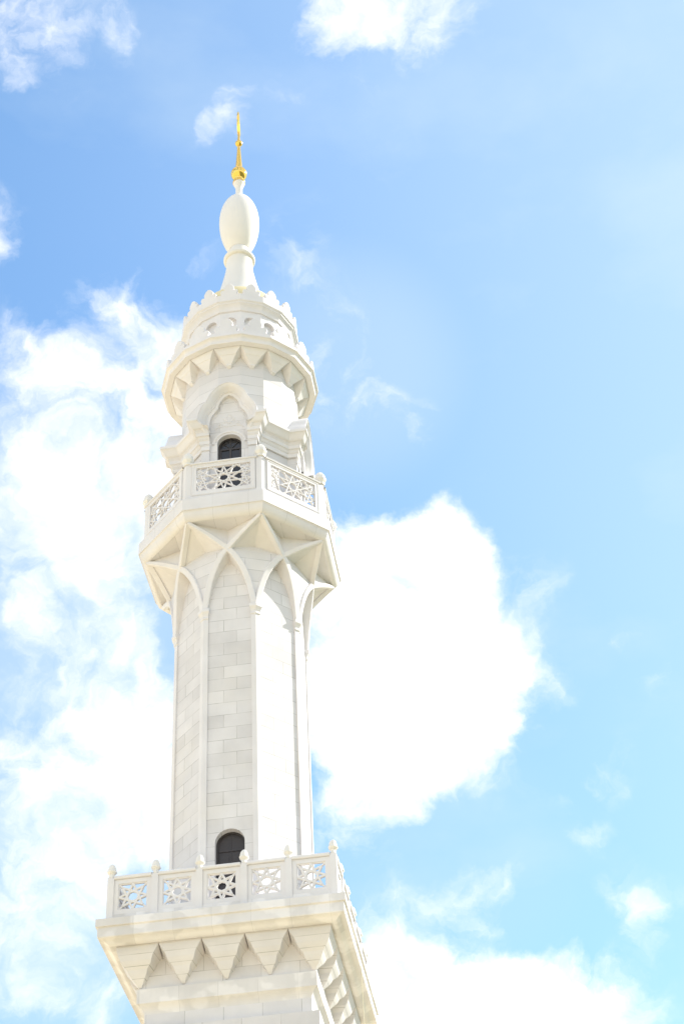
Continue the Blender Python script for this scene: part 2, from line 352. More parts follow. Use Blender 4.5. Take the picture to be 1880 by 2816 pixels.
# --- lower balcony
cove = curve2((2.60, 23.425), (2.72, 23.37), (2.80, 23.44), 4) + curve2((2.80, 23.44), (2.86, 23.51), (2.975, 23.50), 4)[1:]
b = MB(); b.ngon(4, [(2.05, 23.425)] + cove + [(2.985, 23.53), (2.985, 23.765), (3.03, 23.775), (3.03, 23.975), (3.022, 23.985), (2.815, 23.99), (2.815, 24.185), (2.69, 24.19), (2.69, 24.03), (1.0, 24.03)], cap0=False)
lower = obj('lower_balcony', b, M['patch'], root, bevel=.006)
def corbel_levels(fr, wl):
    return [[(-fw_, -fd, fz), (fw_, -fd, fz), (ww, -wd, wz), (-ww, -wd, wz)] for (fw_, fd, fz), (ww, wd, wz) in zip(fr, wl)]
FR = [(.519, 2.60, 23.423), (.505, 2.60, 23.37), (.44, 2.585, 23.27), (.375, 2.55, 23.17), (.335, 2.51, 23.06), (.315, 2.47, 23.00), (.26, 2.42, 22.94), (.205, 2.37, 22.88), (.185, 2.33, 22.80), (.165, 2.30, 22.75), (.115, 2.25, 22.68), (.075, 2.20, 22.62), (.05, 2.155, 22.565), (.035, 2.12, 22.53)]
WL = [(.519, 2.09, 23.423), (.50, 2.09, 23.25), (.43, 2.09, 23.16), (.375, 2.09, 23.08), (.335, 2.09, 23.0), (.31, 2.09, 22.95), (.26, 2.09, 22.90), (.205, 2.09, 22.84), (.185, 2.09, 22.77), (.16, 2.09, 22.72), (.115, 2.09, 22.66), (.075, 2.09, 22.605), (.05, 2.09, 22.555), (.035, 2.09, 22.525)]
b = MB(); b.loft(corbel_levels(FR, WL), True, True, True)
me = b.mesh('corbel'); me.materials.append(M['corbel'])
PITCH = 1.044
for side in range(4):
    a = side*pi/2
    for x in (-PITCH, 0, PITCH):
        link('corbel', me, lower, (x*cos(a), x*sin(a), 0), a)
# the corner corbels turn round the corner
lv = []
for (fw_, fd, fz), (ww, wd, wz) in zip(FR, WL):
    xb = 2*PITCH - fw_; xw = 2*PITCH - ww; i = 2.04
    lv.append([(fd, -fd, fz), (xb, -fd, fz), (xw, -wd, wz), (i, -i, wz), (wd, -xw, wz), (fd, -xb, fz)])
b = MB(); b.loft(lv, True, True, True); me = b.mesh('corner_corbel'); me.materials.append(M['corbel'])
for side in range(4): link('corner_corbel', me, lower, (0, 0, 0), side*pi/2)

# --- lower balustrade
b = MB(); h = .083
b.loft([[(-s_, -s_, z), (s_, -s_, z), (s_, s_, z), (-s_, s_, z)] for s_, z in ((h, 23.985), (h, 25.19), (h-.012, 25.205))], True, True, True)
post = obj('balustrade_post', b, M['trim'], root, (-2.75, -2.75, 0))
b = MB(); b.lathe([(.07, 25.20), (.082, 25.215), (.082, 25.25), (.072, 25.27), (.07, 25.31), (.10, 25.345), (.122, 25.37), (.125, 25.405), (.108, 25.43), (.105, 25.46), (.093, 25.52), (.066, 25.575), (.03, 25.605), (.0, 25.612)], 8, False)
obj('finial', b, M['plaster'], post, rotz=pi/8)
places = []
for side in range(4):
    a = side*pi/2
    for i in range(5):
        if side == 0 and i == 0: continue
        x, y = -2.75 + 1.1*i, -2.75
        places.append(((x*cos(a) - y*sin(a), x*sin(a) + y*cos(a), 0), a))
copies(post, places)
def star_panel():
    b = MB(); W0, Z0, Z1 = .467, 24.187, 25.14; o = .36; cz = 24.665
    y0, y1 = -.045, .05
    b.box(-W0, -o, y0, y1, Z0, Z1); b.box(o, W0, y0, y1, Z0, Z1)
    b.box(-o, o, y0, y1, Z0, cz - o); b.box(-o, o, y0, y1, cz + o, Z1)
    # chamfered inner border
    for k, (p, q) in enumerate((((-o, -o), (o, -o)), ((o, -o), (o, o)), ((o, o), (-o, o)), ((-o, o), (-o, -o)))):
        bar(b, (p[0], p[1] + cz), (q[0], q[1] + cz), .05, y0 + .016 + .001*k, y1 - .02)
    r = .352
    pts = [(r*cos(pi/4*k + pi/2), r*sin(pi/4*k + pi/2) + cz) for k in range(8)]
    for k in range(8):
        bar(b, pts[k], pts[(k + 3) % 8], .058, y0 + .012 + .0012*k, y1 - .012 - .0012*k)
    for k in (1, 3, 5, 7):
        p = pts[k]; q = ((o if p[0] > 0 else -o), cz + (o if p[1] > cz else -o))
        bar(b, (p[0]*.8, cz + (p[1]-cz)*.8), q, .05, y0 + .024 + .001*k, y1 - .024)
    return b
pan = obj('balustrade_panel', star_panel(), M['trim'], root, (-2.2, -2.75, 0))
b = MB(); b.loft([[(-.467, y, z), (.467, y, z)] for y, z in ((-.05, 25.142), (-.085, 25.15), (-.095, 25.17), (-.095, 25.215), (-.075, 25.24), (.075, 25.24), (.095, 25.21), (.095, 25.16), (.05, 25.142))], False)
rail = obj('handrail', b, M['trim'], root, (-2.2, -2.75, 0))
places = []
for side in range(4):
    a = side*pi/2
    for i in range(5):
        if side == 0 and i == 0: continue
        x, y = -2.2 + 1.1*i, -2.75
        places.append(((x*cos(a) - y*sin(a), x*sin(a) + y*cos(a), 0), a))
copies(pan, places); copies(rail, places)

# --- octagonal shaft
def rotp(p, a): return (p[0]*cos(a) - p[1]*sin(a), p[0]*sin(a) + p[1]*cos(a), p[2])
def arch_wall(mb, hw, z0, z1, d, ow, spring, oz0, recess, n=14, top=None):
    """flat wall at y=-d with a round-arched opening of half width ow and its reveal"""
    arc = [(ow*cos(pi*k/n), spring + ow*sin(pi*k/n)) for k in range(n + 1)]          # right to left
    mb.face((-hw, -d, z0), (-ow, -d, z0), (-ow, -d, spring), (-hw, -d, spring))
    mb.face((ow, -d, z0), (hw, -d, z0), (hw, -d, spring), (ow, -d, spring))
    top = top or (lambda x: z1)
    xs = [hw] + [p[0] for p in arc[1:-1]] + [-hw]
    for k in range(n):
        (xa, za), (xb, zb) = arc[k], arc[k+1]
        ta, tb = xs[k], xs[k+1]
        mb.face((xa, -d, za), (ta, -d, top(ta)), (tb, -d, top(tb)), (xb, -d, zb))
    mb.face((hw, -d, spring), (hw, -d, top(hw)), (ow, -d, spring)); mb.face((-hw, -d, spring), (-ow, -d, spring), (-hw, -d, top(-hw)))
    rv = [(ow, oz0)] + arc + [(-ow, oz0)]
    mb.loft([[(x, -d, z) for x, z in rv], [(x, -d + recess, z) for x, z in rv]], False)
    if oz0 > z0: mb.face((-ow, -d, z0), (ow, -d, z0), (ow, -d, oz0), (-ow, -d, oz0))
def arched_leaf(ow, spring, z0, y, n=14):
    return [(ow, y, z0)] + [(ow*cos(pi*k/n), y, spring + ow*sin(pi*k/n)) for k in range(n+1)] + [(-ow, y, z0)]
WA = 1.748
Wh = WA*tan(pi/8)
b = MB()
for k in range(1, 8):
    a = k*pi/4
    b.face(*[rotp(p, a) for p in ((-Wh, -WA, 24.03), (Wh, -WA, 24.03), (Wh, -WA, 36.74), (-Wh, -WA, 36.74))])
arch_wall(b, Wh, 24.03, 36.74, WA, .383, 26.53, 24.03, .22)
shaft = obj('octagonal_shaft', b, M['shaft'], root)
RC = 1.79/cos(pi/8); PW = .135
ta = (-sin(pi/8), -cos(pi/8)); 
def chevron(R, w, t):
    """plan of a corner piece on the +X axis of an octagon: outer arris at R, flanks of width w, depth t"""
    c, s_ = cos(pi/8), sin(pi/8)
    A = (R - w*s_, w*c); B = (A[0] - t*c, A[1] - t*s_); I = (R - t/c, 0)
    return [(R, 0), A, B, I, (B[0], -B[1]), (A[0], -A[1])]
b = MB(); b.loft([[(x, y, z) for x, y in chevron(RC, PW, .12)] for z in (24.03, 33.82)], True, True, True)
me = b.mesh('pilaster'); me.materials.append(M['trim'])
b = MB()
b.loft([[(x, y, z) for x, y in chevron(RC + e, PW + e*.75, .14 + e)] for e, z in ((.012, 33.78), (.03, 33.80), (.03, 33.835), (.016, 33.85), (.016, 33.88), (.045, 33.95), (.088, 34.01), (.092, 34.02), (.092, 34.10), (.075, 34.125), (.0, 34.13))], True, True, True)
me2 = b.mesh('capital'); me2.materials.append(M['trim'])
for k in range(8):
    a = -pi/2 + pi/8 + k*pi/4
    link('pilaster', me, shaft, (0, 0, 0), a); link('capital', me2, shaft, (0, 0, 0), a)
def door(name, ow, spring, z0, y, parent, rotz=0, fan=False):
    b = MB(); L0 = arched_leaf(ow, spring, z0, y); L1 = [(x, y_ + .06, z) for x, y_, z in L0]
    b.loft([L0, L1], True, True, True)
    o = obj(name, b, M['glass'] if fan else M['wood'], parent, rotz=rotz)
    b = MB(); n = 14; fwid = .055
    R1 = arched_leaf(ow, spring, z0, y - .03); R2 = arched_leaf(ow - fwid, spring, z0, y - .03); R3 = arched_leaf(ow - fwid, spring, z0, y - .001); R0 = arched_leaf(ow, spring, z0, y - .001)
    b.loft([R0, R1, R2, R3], False)
    if fan:
        b.box(-ow + .05, ow - .05, y - .028, y - .002, spring - .12, spring - .06)
        b.box(-.03, .03, y - .026, y - .002, z0, spring - .12)
        b.box(-.014, .014, y - .025, y - .002, spring - .06, spring + ow - .05)
        for s_ in (-1, 1):
            bar(b, (s_*.02, spring - .06), (s_*(ow - .05)*.78, spring + (ow - .05)*.62), .022, y - .024, y - .002)
            b.box(min(s_*.05, s_*(ow-.07)), max(s_*.05, s_*(ow-.07)), y - .022, y - .002, spring - .5, spring - .46)
            b.box(min(s_*.05, s_*(ow-.07)), max(s_*.05, s_*(ow-.07)), y - .022, y - .002, spring - 1.1, spring - 1.05)
            b.box(min(s_*(ow-.1), s_*(ow-.056)), max(s_*(ow-.1), s_*(ow-.056)), y - .021, y - .002, z0, spring - .12)
    else:
        b.box(-.012, .012, y - .012, y - .001, z0, spring + ow - .06)
        b.box(-ow + .056, ow - .056, y - .02, y - .002, spring - .18, spring - .12)
        for s_ in (-1, 1):
            b.box(min(s_*.06, s_*(ow-.1)), max(s_*.06, s_*(ow-.1)), y - .018, y - .003, spring - 1.1, spring - .3)
    obj('door_frame', b, M['wood'], o)
    return o
door('door', .383, 26.53, 24.03, -WA + .2, shaft.parent)

# --- rib vault under the upper balcony
ZS = 36.755
prof = [(.70, 1.800, 34.13), (.685, 1.806, 34.25), (.655, 1.825, 34.45), (.60, 1.86, 34.75), (.54, 1.90, 35.02), (.44, 1.955, 35.33), (.325, 2.01, 35.58), (.17, 2.075, 35.83), (0, 2.13, 36.02)]
Pp = (2.80*sin(pi/8), 2.80*cos(pi/8), ZS)
upper_c = []
for i in range(1, 9):
    t = i/8; x = Pp[0]*t; dd = 2.13 + (Pp[1]-2.13)*t; zz = 36.02 + (Pp[2] - 36.02)*t + .035*sin(pi*t)
    upper_c.append((-x, dd, zz))
line = prof + upper_c             # from the capital at right, through the crossing, to the soffit corner at left
b = MB(); pk = MB()
N_ = lambda a: rotp((0, -2.13, 36.02), a)
upR = lambda a: [N_(a)] + [rotp((-x, -d, z), a) for x, d, z in upper_c]     # crossing to right-hand soffit corner
upL = lambda a: [N_(a)] + [rotp((x, -d, z), a) for x, d, z in upper_c]
for k in range(8):
    a = k*pi/4
    # shallow triangular pocket above each crossing
    S = rotp((0, -2.05, ZS + .01), a); R1, L1 = upR(a), upL(a)
    for i in range(8): pk.face(R1[i], R1[i+1], S); pk.face(L1[i+1], L1[i], S)
    # web between this crossing and the next one, round the shaft corner
    a2 = a + pi/4; ac = a + pi/8
    Lf = [rotp((x, -d, z), a) for x, d, z in prof]; Rt = [rotp((-x, -d, z), a2) for x, d, z in prof]
    for i in range(len(prof) - 1): b.face(Lf[i], Rt[i], Rt[i+1], Lf[i+1])
    Q = rotp((0, -1.87, 36.31), ac); L2 = upL(a2)
    pk.face(R1[0], L2[0], Q)
    for i in range(8): pk.face(R1[i], Q, R1[i+1]); pk.face(L2[i], L2[i+1], Q)
vault = obj('rib_vault', b, M['course'], root)
obj('vault_pocket', pk, M['trim'], vault)
b = MB()
for k in range(8):
    a = k*pi/4; q = 2.803; aa = -pi/2 + a
    O1 = (q*cos(aa - pi/8), q*sin(aa - pi/8), ZS); O2 = (q*cos(aa + pi/8), q*sin(aa + pi/8), ZS)
    b.face(O1, O2, rotp((.6, -1.7, ZS), a), rotp((-.6, -1.7, ZS), a))
obj('soffit', b, M['soffit'], vault)
# ribs: one mirrored pair per bay
def rib_mesh(s_):
    b = MB(); w0 = .178; P = [Vector((s_*x, -d, z)) for x, d, z in line]; rings = []
    for i, p in enumerate(P):
        w = w0 if i < len(prof) - 2 else w0 - .075*(i - len(prof) + 2)/10
        T = (P[min(i+1, len(P)-1)] - P[max(i-1, 0)]).normalized()
        n = Vector((s_*.25 if i < 4 else 0, -1, 0)); n = Vector((0, -1, 0))
        f = (n - T*n.dot(T)).normalized(); wd = T.cross(f).normalized()
        pr = .045 if i < len(prof) else .045 + .02*(i - len(prof))/8
        if s_ > 0: pr += .002
        bk = .10
        rings.append([tuple(p + f*pr - wd*(w/2 - .02)), tuple(p + f*pr + wd*(w/2 - .02)), tuple(p + f*(pr - .02) + wd*w/2), tuple(p - f*bk + wd*w/2), tuple(p - f*bk - wd*w/2), tuple(p + f*(pr - .02) - wd*w/2)])
    b.loft(rings, True, True, True)
    # the arch soffit, running back from the rib to the shaft wall
    n_ = len(prof); A = []; B = []
    for i in range(n_):
        x, d, z = prof[i]
        T = (P[min(i+1, len(P)-1)] - P[max(i-1, 0)]).normalized()
        nx, nz = T.z, -T.x*1.0
        ox = x - .087*abs(T.z); oz = z - .087*abs(T.x)
        if ox < 0: ox = 0
        A.append((s_*ox, -(d + .02), oz)); B.append((s_*ox, -WA + .01, oz - .35*(d - WA)))
    b.loft([A, B], False)
    return b
for s_ in (1, -1):
    mb = rib_mesh(s_); me = mb.mesh('rib'); me.materials.append(M['trim'])
    for k in range(8): link('rib', me, vault, (0, 0, 0), k*pi/4)

# --- upper balcony
ca = cos(pi/8)
b = MB()
cove = [(2.80*ca - .004, ZS - .004)] + curve2((2.81*ca, ZS - .012), (2.97*ca, ZS - .01), (3.03*ca, ZS + .235), 7) + [(3.045*ca, ZS + .255), (3.05*ca, 37.033)]
b.ngon(8, [(2.3, ZS + .03), (2.80*ca - .006, ZS + .03)] + cove + [(3.085*ca, 37.035), (3.085*ca, 37.46), (3.075*ca, 37.468), (2.96*ca, 37.47), (2.96*ca, 37.63), (2.955*ca, 37.64), (2.78*ca, 37.64), (2.78*ca, 37.5), (1.0, 37.5)], cap0=False)
upper = obj('upper_balcony', b, M['jointed'], root, bevel=.005)
b = MB(); b.loft([[(x, y, z) for x, y in chevron(R, w, .17)] for R, w, z in ((2.95, .178, 37.474), (2.95, .178, 37.66), (2.937, .17, 37.68), (2.937, .17, 38.93), (2.925, .163, 38.95))], True, True, True)
up = obj('balcony_post', b, M['trim'], root, rotz=-pi/2 + pi/8)
b = MB(); cx = 2.84
b.lathe([(.13, 38.94), (.14, 38.96), (.14, 39.0), (.125, 39.02), (.175, 39.10), (.19, 39.13), (.19, 39.165), (.165, 39.19), (.165, 39.235), (.15, 39.31), (.115, 39.39), (.06, 39.45), (0, 39.47)], 8, False)
obj('finial', b, M['plaster'], up, (cx, 0, 0), pi/8)
copies(up, [((0, 0, 0), -pi/2 + pi/8 + k*pi/4) for k in range(1, 8)])
def rosette_panel():
    b = MB(); d0 = 2.70; W0, Z0, Z1 = .945, 37.643, 38.872; ox, oz = .80, .455; cz = 38.28
    y0, y1 = -d0 - .035, -d0 + .055
    b.box(-W0, -ox, y0, y1, Z0, Z1); b.box(ox, W0, y0, y1, Z0, Z1)
    b.box(-ox, ox, y0, y1, Z0, cz - oz); b.box(-ox, ox, y0, y1, cz + oz, Z1)
    for k, (p, q) in enumerate((((-W0+.03, Z0+.045), (W0-.03, Z0+.045)), ((W0-.03, Z0+.045), (W0-.03, Z1-.04)), ((W0-.03, Z1-.04), (-W0+.03, Z1-.04)), ((-W0+.03, Z1-.04), (-W0+.03, Z0+.045)))):
        bar(b, p, q, .05, y0 - .014 + .001*k, y0 + .02)
    cnt = [0]
    def clipbar(p, q):
        t0, t1 = 0.0, 1.0; dx, dz = q[0]-p[0], q[1]-p[1]
        for a, lo, hi in ((0, -ox, ox), (1, -oz, oz)):
            dd = (dx, dz)[a]; s0 = p[a]
            if abs(dd) < 1e-9:
                if s0 < lo or s0 > hi: return
                continue
            u, v = (lo - s0)/dd, (hi - s0)/dd
            if u > v: u, v = v, u
            t0, t1 = max(t0, u), min(t1, v)
        if t1 - t0 < .02: return
        cnt[0] += 1; e = .0007*(cnt[0] % 30)
        bar(b, (p[0] + dx*t0, cz + p[1] + dz*t0), (p[0] + dx*t1, cz + p[1] + dz*t1), .036, y0 + .012 + e, y1 - .012 - e)
    ri = oz*.985
    mid = [(ri*cos(rad(18 + 36*k)), ri*sin(rad(18 + 36*k))) for k in range(10)]
    for k in range(10): clipbar(mid[k], mid[(k + 4) % 10])
    pr_ = ri*tan(rad(18))/tan(rad(36))       # inradius of a pentagon on the decagon's edge
    for base in (18, -18, 162, 198, 54, -54, 126, 234):
        c = ((ri + pr_)*cos(rad(base)), (ri + pr_)*sin(rad(base)))
        pm = [(c[0] + pr_*cos(rad(base + 180 + 72*k)), c[1] + pr_*sin(rad(base + 180 + 72*k))) for k in range(5)]
        for k in range(5): clipbar(pm[k], pm[(k + 2) % 5])
    for sx in (-1, 1):
        clipbar((sx*.52, 0), (sx*.80, .12)); clipbar((sx*.52, 0), (sx*.80, -.12))
        for sz in (-1, 1): clipbar((sx*.80, sz*.455), (sx*.62, sz*.30)); clipbar((sx*.80, sz*.22), (sx*.68, sz*.455))
    return b
pan = obj('rosette_panel', rosette_panel(), M['trim'], root)
copies(pan, [((0, 0, 0), k*pi/4) for k in range(1, 8)])
b = MB(); hw = 1.0
b.loft([[(-hw + (.04 if y > -2.7 else 0), y, z), (hw - (.04 if y > -2.7 else 0), y, z)] for y, z in ((-2.67, 38.874), (-2.74, 38.876), (-2.765, 38.89), (-2.77, 38.92), (-2.75, 38.95), (-2.62, 38.95), (-2.60, 38.92), (-2.61, 38.88), (-2.67, 38.874))], False)
rail = obj('balcony_handrail', b, M['trim'], root)
copies(rail, [((0, 0, 0), k*pi/4) for k in range(1, 8)])

# --- lantern storey with four gabled doorways
DW, WB, DB, DG = 1.83, .845, 1.90, 1.75       # door wall, pilaster half width, pilaster face, diagonal wall
YI = DG*sqrt(2) - WB
b = MB()
for k in range(4):
    a = k*pi/2
    f = MB()
    arch_wall(f, .66, 37.5, 42.3, DW, .372, 40.49, 37.5, .25, top=lambda x: 41.0)
    f.face(*[(x, -DW, z) for x, z in ((-.66, 41.0), (.66, 41.0), (.66, 41.45), (.58, 41.76), (.46, 41.95), (.38, 42.2), (.25, 42.5), (0, 42.70), (-.25, 42.5), (-.38, 42.2), (-.46, 41.95), (-.58, 41.76), (-.66, 41.45))])
    for s_ in (-1, 1):
        f.face((s_*.845, -DB + .055, 37.5), (s_*.60, -DW, 37.5), (s_*.60, -DW, 41.2), (s_*.845, -DB + .055, 41.2)) if False else None
    f.face((.845, -DB, 37.5), (WB, -YI, 37.5), (WB, -YI, 41.2), (.845, -DB, 41.2))
    f.face((WB, -YI, 37.5), (YI, -WB, 37.5), (YI, -WB, 41.2), (WB, -YI, 41.2))
    f.face((YI, -WB, 37.5), (DB, -.845, 37.5), (DB, -.845, 41.2), (YI, -WB, 41.2))
    for s_ in (-1, 1):
        # pilaster face and its inner return
        f.face((s_*.60, -DB, 37.5), (s_*.845, -DB, 37.5), (s_*.845, -DB, 41.2), (s_*.60, -DB, 41.2))
        f.face((s_*.60, -DB, 37.5), (s_*.60, -DB, 41.2), (s_*.60, -DW, 41.2), (s_*.60, -DW, 37.5))
    b.add([rotp(p, a) for p in f.v], f.f)
b.ngon(16, [(1.70, 41.19), (1.70, 41.2)], rot=0)
lantern = obj('lantern_storey', b, M['course'], root)
for k in range(4):
    door('arched_door', .372, 40.49, 37.5, -DW + .2, root, k*pi/2, fan=True)
# recessed panel moulding on the pilasters
b = MB()
for s_ in (-1, 1):
    b.box(min(s_*.585, s_*.86), max(s_*.585, s_*.86), -DB - .03, -DB + .02, 40.22, 40.44)
    b.box(min(s_*.578, s_*.872), max(s_*.578, s_*.872), -DB - .045, -DB + .015, 40.40, 40.437)
me_pb = b.mesh('pilaster_block'); me_pb.materials.append(M['trim'])
# entablature: one bent piece between each pair of gables
EP = [(.015, 40.44), (.055, 40.45), (.055, 40.60), (.075, 40.615), (.075, 40.64)] + curve2((.085, 40.645), (.09, 40.71), (.15, 40.73), 4) + [(.15, 40.87), (.165, 40.88), (.165, 40.915), (.18, 40.92), (.18, 40.955), (.20, 40.96)] \
   + curve2((.21, 40.97), (.25, 40.97), (.30, 41.07), 4) + curve2((.30, 41.07), (.35, 41.17), (.395, 41.19), 4)[1:] + [(.40, 41.20), (.40, 41.295), (.39, 41.30), (-.05, 41.31), (-.05, 40.44)]
CUT = [(40.90, .585), (40.97, .63), (41.02, .76), (41.12, .87), (41.20, .91), (41.35, .94)]      # where the hood's foot cuts the cornice
b = MB(); rings = []
for o, z in EP:
    d, w, dg = DB + o, WB + o, DG + o; yi = dg*sqrt(2) - w
    xin = .585
    for (za, xa), (zb, xb) in zip(CUT, CUT[1:]):
        if za <= z <= zb: xin = xa + (xb - xa)*(z - za)/(zb - za)
    rings.append([(xin, -d, z), (w, -d, z), (w, -yi, z), (yi, -w, z), (d, -w, z), (d, -xin, z)])
b.loft(rings, False)
n6 = len(rings)
b.face(*[r[0] for r in rings]); b.face(*[r[-1] for r in rings])
me_en = b.mesh('entablature'); me_en.materials.append(M['trim'])
# cusped gable hood
OUT = [(.60, 41.00), (.74, 41.02), (.87, 41.12), (.945, 41.30), (.925, 41.52), (.855, 41.73), (.77, 41.90), (.665, 42.04), (.60, 42.22), (.545, 42.33), (.46, 42.46), (.33, 42.61), (.18, 42.71), (0, 42.765)]
INN = [(.585, 40.85), (.595, 40.97), (.60, 41.12), (.60, 41.30), (.575, 41.50), (.51, 41.68), (.42, 41.80), (.335, 41.93), (.31, 42.08), (.275, 42.19), (.215, 42.28), (.14, 42.38), (.07, 42.43), (0, 42.47)]
def mirror(c): return [(x, z) for x, z in c] + [(-x, z) for x, z in c[::-1][1:]]
O_, I_ = mirror(OUT), mirror(INN)
def lerp(t): return [(o[0] + (i[0]-o[0])*t, o[1] + (i[1]-o[1])*t) for o, i in zip(O_, I_)]
b = MB(); rings = []
for t, d in ((0, 1.60), (0, 2.205), (.015, 2.22), (.07, 2.22), (.09, 2.20), (.20, 2.185), (.34, 2.14), (.46, 2.08), (.56, 2.03), (.60, 2.02), (.60, 2.00), (.68, 1.99), (.70, 1.98), (.70, 1.96), (.82, 1.945), (.97, 1.94), (1.0, 1.93), (1.0, 1.80)):
    rings.append([(x, -d, z) for x, z in lerp(t)])
b.loft(rings, False, smooth=False)
me_g = b.mesh('gable_hood'); me_g.materials.append(M['trim'])
# low relief in the tympanum and the raised band round the door head
b = MB(); y = -DW - .002
def spiral(cx, cz, r0, r1, a0, turns, n=26):
    return [(cx + (r0 + (r1-r0)*i/n)*cos(a0 + turns*2*pi*i/n), y, cz + (r0 + (r1-r0)*i/n)*sin(a0 + turns*2*pi*i/n)) for i in range(n+1)]
for s_ in (-1, 1):
    m_ = lambda pts: [(s_*p[0], p[1], p[2]) for p in pts]
    b.tube(m_(spiral(.27, 41.30, .09, .02, -2.4, 1.25)), .012)
    b.tube(m_(spiral(.13, 41.40, .075, .018, 3.6, -1.2)), .011)
    b.tube(m_([(.20, y, 41.24), (.30, y, 41.18), (.40, y, 41.20), (.44, y, 41.14), (.40, y, 41.09)]), .012)
    b.tube(m_([(.0, y, 41.22), (.08, y, 41.19), (.15, y, 41.23), (.19, y, 41.20)]), .011)
    b.tube(m_([(.05, y, 41.52), (.10, y, 41.58), (.06, y, 41.64), (0, y, 41.70)]), .010)
    b.tube(m_([(.12, y, 41.47), (.19, y, 41.53), (.17, y, 41.60)]), .010)
    b.tube(m_([(x*.86, y, 41.0 + (z - 41.0)*.93) for x, z in INN[3:]]), .012)
for k in range(6):
    a = k*pi/3; b.tube([(.0, y, 41.36), (.03*cos(a), y, 41.36 + .03*sin(a)), (.055*cos(a+.25), y, 41.36 + .055*sin(a+.25))], .013)
me_t = b.mesh('tympanum_carving'); me_t.materials.append(M['trim'])
b = MB(); n = 18; rr = [(.545, 0), (.545, .0), (.52, -.022), (.46, -.022), (.445, 0)]
b.loft([[(r*cos(pi*k/n), -DW + dy, 40.49 + r*sin(pi*k/n)) for k in range(n+1)] for r, dy in rr], False)
me_r = b.mesh('door_surround'); me_r.materials.append(M['trim'])
for k in range(4):
    a = k*pi/2
    gb = link('gable_hood', me_g, root, (0, 0, 0), a)
    shade(gb, 28) if k == 0 else None
    link('tympanum_carving', me_t, gb); link('door_surround', me_r, gb)
    link('entablature', me_en, lantern, (0, 0, 0), a); link('pilaster_block', me_pb, lantern, (0, 0, 0), a)

# --- sixteen-sided drum, its cornice and the two crowns of merlons
c16 = cos(pi/16)
b = MB(); b.ngon(16, [(1.815, 41.15), (1.815, 44.42)], False, False)
drum = obj('drum', b, M['drum'], root)
b = MB()
b.ngon(16, [(1.75, 44.37), (2.25*c16, 44.37), (2.262*c16, 44.345), (2.44*c16, 44.345), (2.452*c16, 44.352), (2.452*c16, 44.42)] + curve2((2.455*c16, 44.425), (2.44*c16, 44.52), (2.53*c16, 44.565), 4) + [(2.555*c16, 44.57), (2.555*c16, 44.63), (2.545*c16, 44.64), (1.6, 44.645)], False, False)
corn = obj('cornice', b, M['trim'], root)
fr = [(.438, 2.205, 44.372), (.425, 2.20, 44.33), (.345, 2.165, 44.23), (.27, 2.11, 44.125), (.25, 2.085, 44.11), (.175, 2.02, 44.01), (.125, 1.955, 43.915), (.085, 1.925, 43.875), (.08, 1.92, 43.82), (.05, 1.84, 43.765)]
wl = [(.438, 1.80, 44.372), (.352, 1.80, 44.235), (.30, 1.80, 44.14), (.24, 1.80, 44.06), (.225, 1.80, 44.04), (.165, 1.80, 43.95), (.12, 1.80, 43.87), (.085, 1.80, 43.83), (.08, 1.80, 43.79), (.05, 1.80, 43.755)]
b = MB(); b.loft(corbel_levels(fr, wl), True, True, True)
me = b.mesh('corbel'); me.materials.append(M['trim'])
for k in range(16): link('corbel', me, corn, (0, 0, 0), k*pi/8)
def merlon(hw, face, ap, z0, H, th):
    """cusped merlon standing on a low kerb; front at y=-ap"""
    kerb = .20*H
    half = [(x*hw, z*H) for x, z in ((1.0, .20), (.95, .235), (.92, .285), (.95, .335), (1.0, .375), (1.005, .44), (.955, .505), (.865, .55), (.76, .57), (.66, .56), (.57, .53), (.52, .535), (.545, .575), (.585, .635), (.58, .71), (.53, .785), (.43, .86), (.30, .925), (.15, .975), (0, 1.0))]
    c = half + [(-x, z) for x, z in half[::-1][1:]]
    b = MB(); e = .022
    cx_, cz_ = 0, kerb
    def inset(pts, k):
        out = []
        n = len(pts)
        for i, p in enumerate(pts):
            a_ = Vector(pts[max(i-1, 0)]); q_ = Vector(pts[min(i+1, n-1)]); t = (q_ - a_).normalized(); nn = Vector((-t.y, t.x))
            v = Vector(p) + nn*k
            if i in (0, n-1): v.y = p[1]
            out.append((v.x, v.y))
        return out
    ci = inset(c, e)
    def ring(pts, y): return [(x, y, z0 + z) for x, z in pts]
    b.loft([ring(ci, -ap), ring(c, -ap + e), ring(c, -ap + th)], True, False, True)
    b.face(*ring(ci, -ap))
    # kerb across the whole facet
    fh = face/2; fb = fh - th*tan(pi/16)
    b.loft([[(-fh, -ap, z0), (fh, -ap, z0), (fb, -ap + th, z0), (-fb, -ap + th, z0)], [(-fh, -ap, z0 + kerb), (fh, -ap, z0 + kerb), (fb, -ap + th, z0 + kerb), (-fb, -ap + th, z0 + kerb)]], True, True, True)
    return b
NZ = 46.10                        # springing of the little niches behind the lower crown
ap1 = 2.475*c16
me = merlon(.385, 2*ap1*tan(pi/16), ap1, 44.63, .86, .13).mesh('merlon'); me.materials.append(M['trim'])
for k in range(16): link('merlon', me, corn, (0, 0, 0), k*pi/8)
b = MB(); h16 = 1.69*tan(pi/16)
for k in range(16):
    f = MB(); arch_wall(f, h16, 44.6, 46.57, 1.69, .205, NZ, 45.2, .12)
    f.face(*[(x, -1.69 + .115, z) for x, z in ((-.21, 45.2), (.21, 45.2), (.21, NZ + .22), (-.21, NZ + .22))])
    b.add([rotp(p, k*pi/8) for p in f.v], f.f)
ud = obj('upper_drum', b, M['trim'], root)
b = MB()
